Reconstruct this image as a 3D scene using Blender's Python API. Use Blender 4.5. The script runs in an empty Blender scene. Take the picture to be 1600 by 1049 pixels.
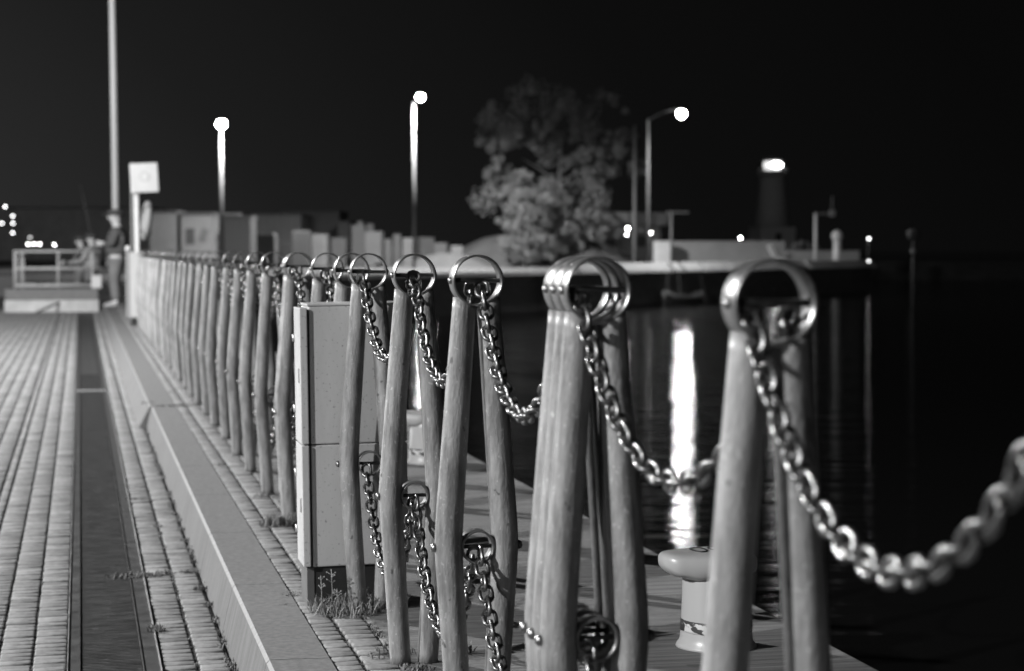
import bpy, bmesh, math, random
import numpy as np
from mathutils import Vector, Matrix
R = math.radians
rnd = random.Random(7)
S = bpy.context.scene
C = S.collection

# ---------------------------------------------------------------- camera, night sky, exposure
F, EYE = 3000.0, 1.12                      # focal length in photo pixels, eye height above the quay
PITCH = math.atan(134.5 / F)
YAW = math.atan(675 * math.cos(PITCH) / F)
cam = bpy.data.cameras.new('camera'); camo = bpy.data.objects.new('camera', cam); C.objects.link(camo)
camo.location = (0, 0, EYE)
camo.rotation_euler = (math.pi / 2 - PITCH, 0, -YAW)
cam.sensor_width = 36; cam.lens = F / 1600 * 36
cam.clip_start = .05; cam.clip_end = 3000
cam.dof.use_dof = True; cam.dof.focus_distance = 5.0; cam.dof.aperture_fstop = 4.1
S.camera = camo
fw = Vector((math.sin(YAW) * math.cos(PITCH), math.cos(YAW) * math.cos(PITCH), -math.sin(PITCH)))
rt = Vector((math.cos(YAW), -math.sin(YAW), 0)); up = rt.cross(fw)
def ray(x, y): return fw + rt * ((x - 800) / F) + up * ((524.5 - y) / F)
def P(x, y, d):                            # site plan: photo position + surveyed distance -> point
    return Vector((0, 0, EYE)) + ray(x, y) * d
def onz(x, y, z=0):
    v = ray(x, y); return Vector((0, 0, EYE)) + v * ((z - EYE) / v.z)

S.view_settings.view_transform = 'Standard'; S.view_settings.look = 'None'
S.view_settings.exposure = 0; S.view_settings.gamma = 1
S.render.engine = 'CYCLES'
S.cycles.use_denoising = True
S.cycles.max_bounces = 6; S.cycles.sample_clamp_indirect = 4

W = bpy.data.worlds.new('World'); S.world = W; W.use_nodes = True
nt = W.node_tree; nt.nodes.clear()
def N(t, k, **kw):
    n = t.nodes.new(k)
    for a, b in kw.items(): setattr(n, a, b)
    return n
o = N(nt, 'ShaderNodeOutputWorld'); bg = N(nt, 'ShaderNodeBackground')
tc = N(nt, 'ShaderNodeTexCoord'); dot = N(nt, 'ShaderNodeVectorMath', operation='DOT_PRODUCT')
ga = R(-34)                                # the town's glow lies to the left of the quay
dot.inputs[1].default_value = (math.sin(ga), math.cos(ga), .05)
nt.links.new(tc.outputs['Generated'], dot.inputs[0])
rp = N(nt, 'ShaderNodeValToRGB')
e = rp.color_ramp
e.elements[0].position = .45; e.elements[0].color = (.0026, .0026, .0026, 1)
e.elements[1].position = 1.0; e.elements[1].color = (.045, .045, .045, 1)
for p_, c_ in ((.60, .0042), (.686, .0072), (.755, .0115), (.851, .024)): e.elements.new(p_).color = (c_, c_, c_, 1)
sx = N(nt, 'ShaderNodeSeparateXYZ'); nt.links.new(tc.outputs['Generated'], sx.inputs[0])
ab = N(nt, 'ShaderNodeMath', operation='ABSOLUTE'); nt.links.new(sx.outputs[2], ab.inputs[0])
ma = N(nt, 'ShaderNodeMath', operation='MULTIPLY_ADD'); ma.inputs[1].default_value = -.55; nt.links.new(ab.outputs[0], ma.inputs[0]); nt.links.new(dot.outputs['Value'], ma.inputs[2])
nt.links.new(ma.outputs[0], rp.inputs[0]); nt.links.new(rp.outputs[0], bg.inputs[0])
bg.inputs[1].default_value = 1.0
nt.links.new(bg.outputs[0], o.inputs[0])

# ---------------------------------------------------------------- helpers
def tag(o, label=None, cat=None, group=None, kind=None):
    if label: o['label'] = label
    if cat: o['category'] = cat
    if group: o['group'] = group
    if kind: o['kind'] = kind
    return o
def empty(name, loc=(0, 0, 0), rz=0, label=None, cat=None, group=None):
    o = bpy.data.objects.new(name, None); C.objects.link(o)
    o.location = loc; o.rotation_euler = (0, 0, rz); o.empty_display_size = .1
    return tag(o, label, cat, group)
def link(name, me, m=None, parent=None):
    o = bpy.data.objects.new(name, me); C.objects.link(o)
    if m and not me.materials: me.materials.append(m)
    if parent: o.parent = parent
    return o
def copy_tree(o, parent=None):
    c = o.copy(); C.objects.link(c); c.parent = parent
    for ch in o.children: copy_tree(ch, c)
    return c

class MB:
    def __init__(s): s.v = []; s.f = []; s.sm = []; s.mi = []; s.cur = 0
    def add(s, vs, fs, smooth=False):
        b = len(s.v); s.v += [tuple(p) for p in vs]
        for f in fs: s.f.append([i + b for i in f]); s.sm.append(smooth); s.mi.append(s.cur)
        return s
    def box(s, c, d, rz=0, bev=0, M=None):
        bm = bmesh.new(); bmesh.ops.create_cube(bm, size=1)
        bmesh.ops.scale(bm, vec=d, verts=bm.verts)
        if bev: bmesh.ops.bevel(bm, geom=bm.edges[:], offset=bev, segments=2, affect='EDGES', profile=.6)
        T = Matrix.Translation(c) @ Matrix.Rotation(rz, 4, 'Z')
        if M is not None: T = Matrix.Translation(c) @ M.to_4x4()
        bmesh.ops.transform(bm, matrix=T, verts=bm.verts)
        bm.verts.index_update()
        s.add([v.co[:] for v in bm.verts], [[v.index for v in f.verts] for f in bm.faces]); bm.free(); return s
    def tube(s, pts, rad, n=12, cap=True, closed=False, ry=1.0):
        pts = [Vector(p) for p in pts]; k = len(pts)
        if not hasattr(rad, '__len__'): rad = [rad] * k
        vs = []; a = None
        for i, p in enumerate(pts):
            if closed: t = pts[(i + 1) % k] - pts[i - 1]
            else: t = pts[min(i + 1, k - 1)] - pts[max(i - 1, 0)]
            t.normalize()
            if a is None:
                a = Vector((1, 0, 0)) if abs(t.x) < .8 else Vector((0, 1, 0))
            a = (a - t * a.dot(t)).normalized(); b = t.cross(a)
            for j in range(n):
                q = 2 * math.pi * j / n
                vs.append(p + (a * math.cos(q) + b * math.sin(q) * ry) * rad[i])
        fs = []
        for i in range(k if closed else k - 1):
            i2 = (i + 1) % k
            for j in range(n): fs.append([i * n + j, i * n + (j + 1) % n, i2 * n + (j + 1) % n, i2 * n + j])
        s.add(vs, fs, True)
        if cap and not closed:
            b = len(s.v) - len(vs)
            s.f.append([b + j for j in range(n)][::-1]); s.sm.append(False); s.mi.append(s.cur)
            s.f.append([b + (k - 1) * n + j for j in range(n)]); s.sm.append(False); s.mi.append(s.cur)
        return s
    def lathe(s, prof, c=(0, 0, 0), n=24, axis='Z', smooth=True, sx=1, sy=1):
        vs = []
        for r, h in prof:
            for j in range(n):
                q = 2 * math.pi * j / n; x, y = r * math.cos(q) * sx, r * math.sin(q) * sy
                p = {'Z': (x, y, h), 'Y': (x, h, y), 'X': (h, x, y)}[axis]
                vs.append((p[0] + c[0], p[1] + c[1], p[2] + c[2]))
        fs = []
        for i in range(len(prof) - 1):
            for j in range(n): fs.append([i * n + j, i * n + (j + 1) % n, (i + 1) * n + (j + 1) % n, (i + 1) * n + j])
        if prof[0][0] > 1e-6: fs.append(list(range(n))[::-1])
        if prof[-1][0] > 1e-6: fs.append([(len(prof) - 1) * n + j for j in range(n)])
        return s.add(vs, fs, smooth)
    def sphere(s, c, r, n=16, sc=(1, 1, 1)):
        prof = [(max(r * math.sin(math.pi * i / (n // 2)), 1e-7), -r * math.cos(math.pi * i / (n // 2)) ) for i in range(n // 2 + 1)]
        vs = []; 
        for rr, h in prof:
            for j in range(n):
                q = 2 * math.pi * j / n
                vs.append((c[0] + rr * math.cos(q) * sc[0], c[1] + rr * math.sin(q) * sc[1], c[2] + h * sc[2]))
        fs = [[i * n + j, i * n + (j + 1) % n, (i + 1) * n + (j + 1) % n, (i + 1) * n + j] for i in range(len(prof) - 1) for j in range(n)]
        return s.add(vs, fs, True)
    def hoop(s, c, ro, t, L, n=56):        # flat band bent to a ring, axis along Y
        prof = [(ro - t, -L / 2), (ro - .0012, -L / 2), (ro, -L / 2 + .0012), (ro, L / 2 - .0012), (ro - .0012, L / 2), (ro - t, L / 2), (ro - t, -L / 2)]
        vs = []; 
        for r, h in prof[:-1]:
            for j in range(n):
                q = 2 * math.pi * j / n; vs.append((c[0] + r * math.cos(q), c[1] + h, c[2] + r * math.sin(q)))
        k = len(prof) - 1; fs = []
        for i in range(k):
            for j in range(n): fs.append([i * n + j, ((i + 1) % k) * n + j, ((i + 1) % k) * n + (j + 1) % n, i * n + (j + 1) % n])
        b = len(s.f); s.add(vs, fs, False)
        for i in range(k):
            if i in (2, 5 - 0, 4 + 1) or i == 2:
                for j in range(n): s.sm[b + i * n + j] = True
        return s
    def mesh(s, name):
        me = bpy.data.meshes.new(name); me.from_pydata(s.v, [], s.f)
        me.polygons.foreach_set('use_smooth', s.sm); me.polygons.foreach_set('material_index', s.mi); me.update(); return me
    def build(s, name, m=None, parent=None, loc=None, rz=0):
        o = link(name, s.mesh(name), m, parent)
        if loc is not None: o.location = loc
        if rz: o.rotation_euler.z = rz
        return o

# ---------------------------------------------------------------- materials (all neutral greys: a black-and-white photograph)
def mat(name, base, rough=.6, metal=0.0, var=.25, scale=8, stretch=(1, 1, 1), bump=.0, bscale=60, spots=0.0, spot_scale=30, tint=0, spec=.5, rvar=.1, coords='Object'):
    m = bpy.data.materials.new(name); m.use_nodes = True; t = m.node_tree; b = t.nodes['Principled BSDF']
    tc = N(t, 'ShaderNodeTexCoord'); mp = N(t, 'ShaderNodeMapping'); mp.inputs['Scale'].default_value = stretch
    t.links.new(tc.outputs[coords], mp.inputs[0])
    n1 = N(t, 'ShaderNodeTexNoise'); n1.inputs['Scale'].default_value = scale; n1.inputs['Detail'].default_value = 8; n1.inputs['Roughness'].default_value = .65
    t.links.new(mp.outputs[0], n1.inputs[0])
    mr = N(t, 'ShaderNodeMapRange'); mr.inputs[1].default_value = .3; mr.inputs[2].default_value = .7
    mr.inputs[3].default_value = base * (1 - var); mr.inputs[4].default_value = base * (1 + var)
    t.links.new(n1.outputs[0], mr.inputs[0]); col = mr.outputs[0]
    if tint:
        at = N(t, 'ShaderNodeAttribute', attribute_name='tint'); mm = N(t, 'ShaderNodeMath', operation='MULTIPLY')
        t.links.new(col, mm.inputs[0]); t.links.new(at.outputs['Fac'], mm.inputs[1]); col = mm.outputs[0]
    if spots:
        n2 = N(t, 'ShaderNodeTexNoise'); n2.inputs['Scale'].default_value = spot_scale; n2.inputs['Detail'].default_value = 3
        t.links.new(tc.outputs[coords], n2.inputs[0])
        m2 = N(t, 'ShaderNodeMapRange'); m2.inputs[1].default_value = .62; m2.inputs[2].default_value = .70; m2.inputs[3].default_value = 1; m2.inputs[4].default_value = 1 - spots
        t.links.new(n2.outputs[0], m2.inputs[0]); mm = N(t, 'ShaderNodeMath', operation='MULTIPLY')
        t.links.new(col, mm.inputs[0]); t.links.new(m2.outputs[0], mm.inputs[1]); col = mm.outputs[0]
    t.links.new(col, b.inputs['Base Color'])
    b.inputs['Metallic'].default_value = metal; b.inputs['Specular IOR Level'].default_value = spec
    r2 = N(t, 'ShaderNodeMapRange'); r2.inputs[1].default_value = .3; r2.inputs[2].default_value = .7
    r2.inputs[3].default_value = max(rough - rvar, .05); r2.inputs[4].default_value = min(rough + rvar, 1)
    t.links.new(n1.outputs[0], r2.inputs[0]); t.links.new(r2.outputs[0], b.inputs['Roughness'])
    if bump:
        n3 = N(t, 'ShaderNodeTexNoise'); n3.inputs['Scale'].default_value = bscale; n3.inputs['Detail'].default_value = 6
        t.links.new(mp.outputs[0], n3.inputs[0]); bp = N(t, 'ShaderNodeBump'); bp.inputs['Strength'].default_value = 1
        bp.inputs['Distance'].default_value = bump; t.links.new(n3.outputs[0], bp.inputs['Height']); t.links.new(bp.outputs[0], b.inputs['Normal'])
    return m
def emit(name, L):
    m = bpy.data.materials.new(name); m.use_nodes = True; t = m.node_tree; b = t.nodes['Principled BSDF']
    b.inputs['Base Color'].default_value = (.8, .8, .8, 1); b.inputs['Emission Color'].default_value = (1, 1, 1, 1); b.inputs['Emission Strength'].default_value = L
    return m
M = dict(
    post=mat('weathered painted steel', .215, .46, .0, .25, 30, (1.5, 1.5, .5), .0018, 110, 0, 110, spec=.5),
    ring=mat('galvanised ring steel', .27, .34, .85, .3, 25, bump=.0003, bscale=200),
    dark_ring=mat('rusted ring steel', .15, .45, .6, .4, 25, bump=.0003, bscale=200),
    bar=mat('dark bar steel', .07, .5, .5, .4, 30),
    chain=mat('chain steel', .18, .31, .9, .4, 40, bump=.0002, bscale=200),
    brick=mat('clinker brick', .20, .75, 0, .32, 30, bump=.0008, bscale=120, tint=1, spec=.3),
    joint=mat('joint dirt', .045, .95, 0, .4, 20, bump=.002, bscale=60, spec=.1),
    kerb=mat('kerb concrete', .155, .8, 0, .35, 45, bump=.0012, bscale=260, spots=.25, spot_scale=90, spec=.3),
    deck=mat('quay concrete', .15, .8, 0, .6, 5, (.35, 9, 1), .005, 26, .3, 14, spec=.3),
    grate=mat('drain grate', .052, .5, .3, .5, 9, (1, 3, 1), spots=-1.2, spot_scale=40),
    grate_frame=mat('drain frame', .065, .5, .4, .3, 10),
    edge=mat('galvanised angle', .5, .4, .6, .4, 9, (4, 1, 1)),
    cab=mat('cabinet paint', .41, .42, 0, .12, 5, (1, 1, .3), bump=.0004, bscale=120, spots=.5, spot_scale=95),
    plinth=mat('cabinet plinth', .012, .7, 0, .3, 10),
    plinth_lit_side=mat('plinth lit side', .075, .8, 0, .3, 10),
    black=mat('black', .01, .6), dark=mat('dark grey', .05, .6),
    bollard=mat('chipped bollard paint', .52, .38, 0, .10, 6, bump=.0012, bscale=35, spots=.5, spot_scale=20),
    tar=mat('bollard band', .02, .6), mark=mat('marking paint', .015, .5),
    weed=mat('weeds', .17, .8, 0, .5, 30, spec=.2), dryweed=mat('dry stalks', .3, .8, 0, .4, 30, spec=.2),
    wall=mat('harbour wall', .06, .8, 0, .4, 1.5, (1, 1, 3)),
    land=mat('far ground', .055, .9, 0, .3, .3, bump=.03, bscale=2),
    sand=mat('sand heap', .05, .95, 0, .2, .6, bump=.06, bscale=3),
    white=mat('white paint', .52, .6, 0, .12, 2), pale=mat('pale render', .21, .8, 0, .15, 1), mid=mat('grey render', .13, .8, 0, .2, 1),
    hall=mat('corrugated hall', .10, .7, 0, .2, .6), block=mat('concrete block', .06, .85, 0, .2, 2), pole=mat('pole paint', .58, .5, 0, .08, 2, (1, 1, .4)),
    leaf=mat('foliage', .17, .7, 0, .7, .9, spec=.25), leaf2=mat('pale foliage', .10, .7, 0, .5, 1.2, spec=.25), bark=mat('bark', .06, .9),
    skin=mat('skin', .45, .6, 0, .05), jacket=mat('jacket', .075, .8, 0, .3, 6), jacket2=mat('pale jacket', .3, .8, 0, .2, 6), trouser=mat('trousers', .14, .8, 0, .25, 9), shoe=mat('shoes', .3, .6),
    cap=mat('cap', .05, .8), concrete=mat('platform concrete', .42, .8, 0, .25, 3, bump=.002, bscale=40), rail=mat('rail paint', .36, .5, 0, .1, 5),
    farpole=mat('far pole paint', .10, .95, 0, .1, 2, spec=.05),
    tower=mat('tower masonry', .30, .8), tower2=mat('tarred post', .025, .8), glass=mat('glass', .05, .1), 
)
def stained(m, amt=.55):
    t = m.node_tree; b = t.nodes['Principled BSDF']; src = b.inputs['Base Color'].links[0].from_socket
    tc = N(t, 'ShaderNodeTexCoord'); oi = N(t, 'ShaderNodeObjectInfo'); ad = N(t, 'ShaderNodeVectorMath', operation='ADD')
    cb = N(t, 'ShaderNodeCombineXYZ'); ml = N(t, 'ShaderNodeMath', operation='MULTIPLY'); ml.inputs[1].default_value = 37
    t.links.new(oi.outputs['Random'], ml.inputs[0]); t.links.new(ml.outputs[0], cb.inputs[0]); t.links.new(ml.outputs[0], cb.inputs[2])
    t.links.new(tc.outputs['Object'], ad.inputs[0]); t.links.new(cb.outputs[0], ad.inputs[1])
    out = src
    for sc, st, lo, hi, a, bb in ((9, (1.5, 1.5, .5), .45, .65, 1.06, 1 - amt * .22), (60, (1, 1, .10), .45, .70, 1.1, 1 - amt * .5), (150, (1, 1, .6), .64, .68, 1, 1.6), (34, (1, 1, .8), .68, .71, 1, .4)):
        mp = N(t, 'ShaderNodeMapping'); mp.inputs['Scale'].default_value = st; n = N(t, 'ShaderNodeTexNoise'); n.inputs['Scale'].default_value = sc; n.inputs['Detail'].default_value = 5
        r = N(t, 'ShaderNodeMapRange'); r.inputs[1].default_value = lo; r.inputs[2].default_value = hi; r.inputs[3].default_value = a; r.inputs[4].default_value = bb
        mm = N(t, 'ShaderNodeMath', operation='MULTIPLY')
        t.links.new(ad.outputs[0], mp.inputs[0]); t.links.new(mp.outputs[0], n.inputs[0]); t.links.new(n.outputs[0], r.inputs[0]); t.links.new(out, mm.inputs[0]); t.links.new(r.outputs[0], mm.inputs[1]); out = mm.outputs[0]
    t.links.new(out, b.inputs['Base Color'])
stained(M['post'], .85)
# water: long exposure, nearly flat, slightly rough
m = bpy.data.materials.new('harbour water'); m.use_nodes = True; t = m.node_tree; t.nodes.clear()
o = N(t, 'ShaderNodeOutputMaterial'); gl = N(t, 'ShaderNodeBsdfGlossy', distribution='BECKMANN'); gl.inputs['Roughness'].default_value = .105
df = N(t, 'ShaderNodeBsdfDiffuse'); df.inputs[0].default_value = (.004, .004, .004, 1); fr_ = N(t, 'ShaderNodeFresnel'); fr_.inputs[0].default_value = 1.33; mx = N(t, 'ShaderNodeMixShader')
tc = N(t, 'ShaderNodeTexCoord'); n1 = N(t, 'ShaderNodeTexNoise'); n1.inputs['Scale'].default_value = 1; n1.inputs['Detail'].default_value = 3
mp = N(t, 'ShaderNodeMapping'); mp.inputs['Rotation'].default_value = (0, 0, YAW); mp.inputs['Scale'].default_value = (.35, 3.2, 1); mp.vector_type = 'TEXTURE'; mp.inputs['Scale'].default_value = (2.6, .30, 1); mp.inputs['Rotation'].default_value = (0, 0, -YAW)
t.links.new(tc.outputs['Object'], mp.inputs[0]); t.links.new(mp.outputs[0], n1.inputs[0])
bp = N(t, 'ShaderNodeBump'); bp.inputs['Distance'].default_value = .040; bp.inputs['Strength'].default_value = 1
t.links.new(n1.outputs[0], bp.inputs['Height']); t.links.new(bp.outputs[0], gl.inputs['Normal'])
t.links.new(fr_.outputs[0], mx.inputs[0]); t.links.new(df.outputs[0], mx.inputs[1]); t.links.new(gl.outputs[0], mx.inputs[2]); t.links.new(mx.outputs[0], o.inputs[0]); M['water'] = m
def chipped(name, base, under, rough, thr=.5, scale=22):
    m = mat(name, base, rough); t = m.node_tree; b = t.nodes['Principled BSDF']
    tc = N(t, 'ShaderNodeTexCoord'); n = N(t, 'ShaderNodeTexNoise'); n.inputs['Scale'].default_value = scale; n.inputs['Detail'].default_value = 5; mp = N(t, 'ShaderNodeMapping'); mp.inputs['Scale'].default_value = (1, 1, 2.5)
    t.links.new(tc.outputs['Object'], mp.inputs[0]); t.links.new(mp.outputs[0], n.inputs[0])
    r = N(t, 'ShaderNodeMapRange'); r.inputs[1].default_value = thr - .01; r.inputs[2].default_value = thr + .01; r.inputs[3].default_value = base; r.inputs[4].default_value = under
    t.links.new(n.outputs[0], r.inputs[0]); t.links.new(r.outputs[0], b.inputs['Base Color']); return m
M['tar'] = chipped('chipped band', .03, .5, .6, .52); M['bollard'] = chipped('bollard paint', .37, .27, .38, .72, 14)
LAMP = emit('street lamp glow', 480); LAMP_A = LAMP; LAMP_C = LAMP; SMALL = emit('small lamp glow', 60); SMALL_DIM = emit('dim lamp glow', 6); LHGLOW = emit('lighthouse lantern', 30)
KEYGLOW = emit('quay lamp lens', 25)

# ---------------------------------------------------------------- the setting
LOW = -.15; WATER = -1.56; QE = 2.07
def struct(name, mb, m): return tag(mb.build(name, m), kind='structure')
struct('water', MB().add([(-600, -60, WATER), (1500, -60, WATER), (1500, 2500, WATER), (-600, 2500, WATER)], [[0, 1, 2, 3]]), M['water'])
# bed of the promenade and of the quay
YE = 42.0
struct('pavement_bed', MB().box((-29.76, 8, LOW - .757), (60.4, 68, 1.5)), M['joint'])
struct('quay', MB().box(((.53 + .835) / 2, 8, -.760), (.305, 68, 1.5)).box(((.835 + QE) / 2, 8, -.75), (QE - .835, 68, 1.5), bev=.012), M['deck'])
def bricks(rows, y0, y1, z, seed=1):
    """rows: (x0, x1, pitch, gap); rounded clinker bricks, joints left open"""
    rg = np.random.default_rng(seed); V = []; T = []
    for x0, x1, pitch, gx in rows:
        n = int((y1 - y0) / pitch); y = y0 + np.arange(n) * pitch + rg.normal(0, .0006, n)
        gy = .010; b = .006; h = z + rg.normal(0, .0014, n); tl = rg.normal(0, .0008, n)
        xa, xb = x0 + gx / 2 + rg.normal(0, .0008, n), x1 - gx / 2 + rg.normal(0, .0008, n)
        ya, yb = y + gy / 2, y + pitch - gy / 2
        def ring(ins, dz):
            return [np.stack([xx, yy, h + dz + s * tl], 1) for xx, yy, s in ((xa + ins, ya + ins, -1), (xb - ins, ya + ins, 1), (xb - ins, yb - ins, 1), (xa + ins, yb - ins, -1))]
        q = ring(0, -.03) + ring(0, -b) + ring(b * .3, -b * .3) + ring(b, 0)
        V.append(np.stack(q, 1)); T.append(np.clip(rg.normal(1, .13, n), .6, 1.4)[:, None] * np.r_[np.full(4, .38), np.full(4, .8), np.ones(5)][None])   # brick sides and lower bevels darker than the tops
    V = np.concatenate(V); T = np.concatenate(T); n = len(V)
    fr = []
    for a in (0, 4, 8):
        for j in range(4): fr.append([a + j, a + (j + 1) % 4, a + 4 + (j + 1) % 4, a + 4 + j])
    fr.append([12, 13, 14, 15]); fr = np.array(fr)
    Fc = (fr[None] + (np.arange(n) * 16)[:, None, None]).reshape(-1, 4)
    me = bpy.data.meshes.new('bricks'); me.vertices.add(n * 16); me.vertices.foreach_set('co', V.reshape(-1))
    me.loops.add(Fc.size); me.loops.foreach_set('vertex_index', Fc.reshape(-1))
    me.polygons.add(len(Fc)); me.polygons.foreach_set('loop_start', np.arange(len(Fc)) * 4)
    me.update(calc_edges=True)
    sm = np.zeros((n, 13), bool); sm[:, 4:] = True; me.polygons.foreach_set('use_smooth', sm.reshape(-1))
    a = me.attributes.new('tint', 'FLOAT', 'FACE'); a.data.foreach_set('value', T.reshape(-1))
    return me
rows = [(-.155, -.053, .0595, .005), (-.26, -.157, .0595, .006), (-.365, -.262, .0595, .005), (-.415, -.368, .105, .010)]
x = -.418; i = 0
while x > -4.2:
    w = .105; rows.append((x - w, x - .002, .0595, .004 if i % 3 == 0 else .0025)); x -= w; i += 1
rows += [(.232, .337, .0595, .008), (.339, .438, .0595, .010)]
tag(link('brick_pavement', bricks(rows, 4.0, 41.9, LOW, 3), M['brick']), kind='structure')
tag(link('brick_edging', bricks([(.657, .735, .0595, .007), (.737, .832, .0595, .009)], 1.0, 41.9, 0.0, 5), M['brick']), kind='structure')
# kerb stones: near run has an upright face, beyond Y=13.7 an older run with a sloping face
kb = MB(); y = -2.0
def kerb_stone(y0, y1, xt, xb):
    b = .0045; prof = [(xb, LOW - .02), (xt - b, -b * 1.2), (xt, -.001), (xt + b, .004), (.656, .002), (.656, -.1), (xb + .03, -.2)]
    vs = [(px, y0 + .003, pz) for px, pz in prof] + [(px, y1 - .003, pz) for px, pz in prof]; k = len(prof)
    fq = [[j, (j + 1) % k, k + (j + 1) % k, k + j][::-1] for j in range(k)]
    b0 = len(kb.f); kb.add(vs, fq + [list(range(k)), list(range(k, 2 * k))[::-1]])
    kb.mi[b0] = 1; kb.mi[b0 + 1] = 2; kb.mi[b0 + 2] = 2
while y < 13.5: kerb_stone(y, y + 1.2, .488, .446); y += 1.2
kerb_stone(y, 13.85, .488, .446); y = 13.88
while y < 41: kerb_stone(y, y + 1.0, .475, .385); y += 1.0
ko = kb.build('kerb', M['kerb']); tag(ko, kind='structure')
ko.data.materials.append(mat('kerb face', .118, .85, 0, .35, 14, (.4, 2.5, .25), .0015, 120, .2, 60, spec=.2)); ko.data.materials.append(mat('worn kerb arris', .15, .7, 0, .5, 40, bump=.001, bscale=200))
# drain channel along the foot of the kerb
dr = empty('drain_channel', (0, 0, LOW), label='long dark slotted drain cover running along the brick promenade', cat='drain')
dr.location = (0, 0, LOW)
g = MB().box((.08, 22.9, -.012), (.19, 37.8, .02))
g.build('grate_bed', M['black'], dr)
g = MB(); y = 4.1
while y < 20: g.box((.083, y, -.003), (.178, .011, .006)); y += .022
g.box((.083, 30.9, -.003), (.178, 21.8, .006)); g.build('grate', M['grate'], dr)
MB().box((-.033, 22.9, -.004), (.034, 37.8, .01)).box((.203, 22.9, -.004), (.05, 37.8, .01)).build('frame', M['grate_frame'], dr)
MB().box((-.0495, 22.9, .0), (.003, 37.8, .012)).box((.2285, 22.9, .001), (.003, 37.8, .012)).build('steel_edge', M['edge'], dr)
MB().box((-.0135, 22.9, .002), (.004, 37.8, .006)).box((.1765, 22.9, .002), (.003, 37.8, .006)).build('seam', M['grate_frame'], dr)
MB().box((.083, 17.6, .003), (.27, .22, .006)).build('end_plate', M['kerb'], dr)

# ---------------------------------------------------------------- weeds
def blades(mb, x, y, z, n, r, h, w=.0022, lean=.6, rg=rnd):
    for _ in range(n):
        a = rg.uniform(0, 6.28); d = r * math.sqrt(rg.random()); px, py = x + d * math.cos(a), y + d * math.sin(a)
        b = rg.uniform(0, 6.28); hh = h * rg.uniform(.4, 1); l = hh * rg.uniform(.2, lean * 1.6); c, s_ = math.cos(b), math.sin(b)
        px2, py2 = px + c * l * .4, py + s_ * l * .4; px3, py3 = px + c * l, py + s_ * l
        ww = w * rg.uniform(.6, 1.3)
        mb.add([(px - s_ * ww, py + c * ww, z), (px + s_ * ww, py - c * ww, z), (px2 + s_ * ww, py2 - c * ww, z + hh * .6), (px2 - s_ * ww, py2 + c * ww, z + hh * .6), (px3, py3, z + hh * rg.uniform(.7, 1))],
               [[0, 1, 2, 3], [3, 2, 4]])
w = MB()
for X, Y, z, n, r, h in [(.75, 7.75, 0, 60, .06, .05), (.80, 8.7, 0, 30, .05, .03), (.70, 10.0, 0, 20, .04, .02), (.83, 5.2, 0, 50, .07, .025), (.87, 5.0, 0, 60, .05, .02),
                          (.84, 4.85, 0, 50, .07, .03), (.47, 14.2, 0, 40, .05, .02), (.66, 6.2, 0, 40, .05, .012), (.62, 6.0, 0, 20, .03, .01)]:
    blades(w, X, Y, z, n, r, h)
for k in range(26): blades(w, rnd.uniform(.50, .84), 13.87 + rnd.uniform(-.01, .01), .003, 14, .012, .014)
for X, Y, n, r, h in [(.14, 7.55, 90, .06, .02), (.20, 7.56, 90, .05, .025), (.26, 7.55, 60, .04, .02), (.31, 7.6, 50, .03, .02), (.235, 6.45, 90, .03, .03), (.40, 7.6, 50, .03, .02), (.42, 7.2, 60, .02, .025), (.335, 8.9, 30, .02, .015), (.24, 9.9, 40, .03, .015), (.30, 9.9, 30, .04, .012)]:
    blades(w, X, Y, LOW, n, r, h)
for k in range(70):
    Y = 5.4 + 9 * rnd.random() ** 1.4; blades(w, .443 + rnd.uniform(-.012, .0), Y, LOW, rnd.randint(8, 26), .018, .022)
for k in range(40):
    Y = 5.4 + 6 * rnd.random() ** 1.3; blades(w, .338, Y, LOW - .004, rnd.randint(5, 12), .01, .012)
for k in range(60):
    Y = 4.2 + 4 * rnd.random(); blades(w, .835 + rnd.uniform(-.004, .01), Y, -.004, rnd.randint(6, 16), .012, .014)
tag(w.build('joint_weeds', M['weed']), 'low weeds and moss growing in the joints of the paving', kind='stuff')
def weed_plant(X, Y, n, r, h, label, stalks=()):
    t = empty('weed_clump', (X, Y, 0), label=label, cat='weed', group='weeds at the barrier')
    a = MB(); blades(a, 0, 0, 0, n, r, h); a.build('leaves', M['weed'], t)
    a = MB(); blades(a, 0, 0, 0, n // 2, r, h * 1.1, .0012, .9)
    for sx, sy, sh in stalks:
        a.tube([(sx, sy, 0), (sx + .004, sy, sh * .5), (sx + .001, sy, sh)], .0011, 5)
        for q in range(7):
            an = rnd.uniform(0, 6.28); zz = sh * rnd.uniform(.72, 1); l = .014
            a.tube([(sx + .002, sy, zz - .008), (sx + l * math.cos(an), sy + l * math.sin(an), zz)], .0008, 4)
            a.sphere((sx + l * math.cos(an), sy + l * math.sin(an), zz), .0028, 6)
    a.build('dry_stalks', M['dryweed'], t)
    return t
weed_plant(.79, 5.86, 210, .11, .06, 'tangled weeds with a thin flower stalk at the foot of the near cabinet', [(-.045, .0, .135), (-.025, .02, .07), (-.08, -.02, .12)])
weed_plant(.93, 5.93, 200, .07, .06, 'curly dry weeds between the two legs in front of the near cabinet')
weed_plant(1.03, 5.2, 40, .03, .03, 'lone wispy stalk on the deck beside the in-focus frame', [(0, 0, .13)])
weed_plant(.79, 7.78, 160, .06, .06, 'leafy weeds at the foot of the double frame left of the near cabinet')

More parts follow.
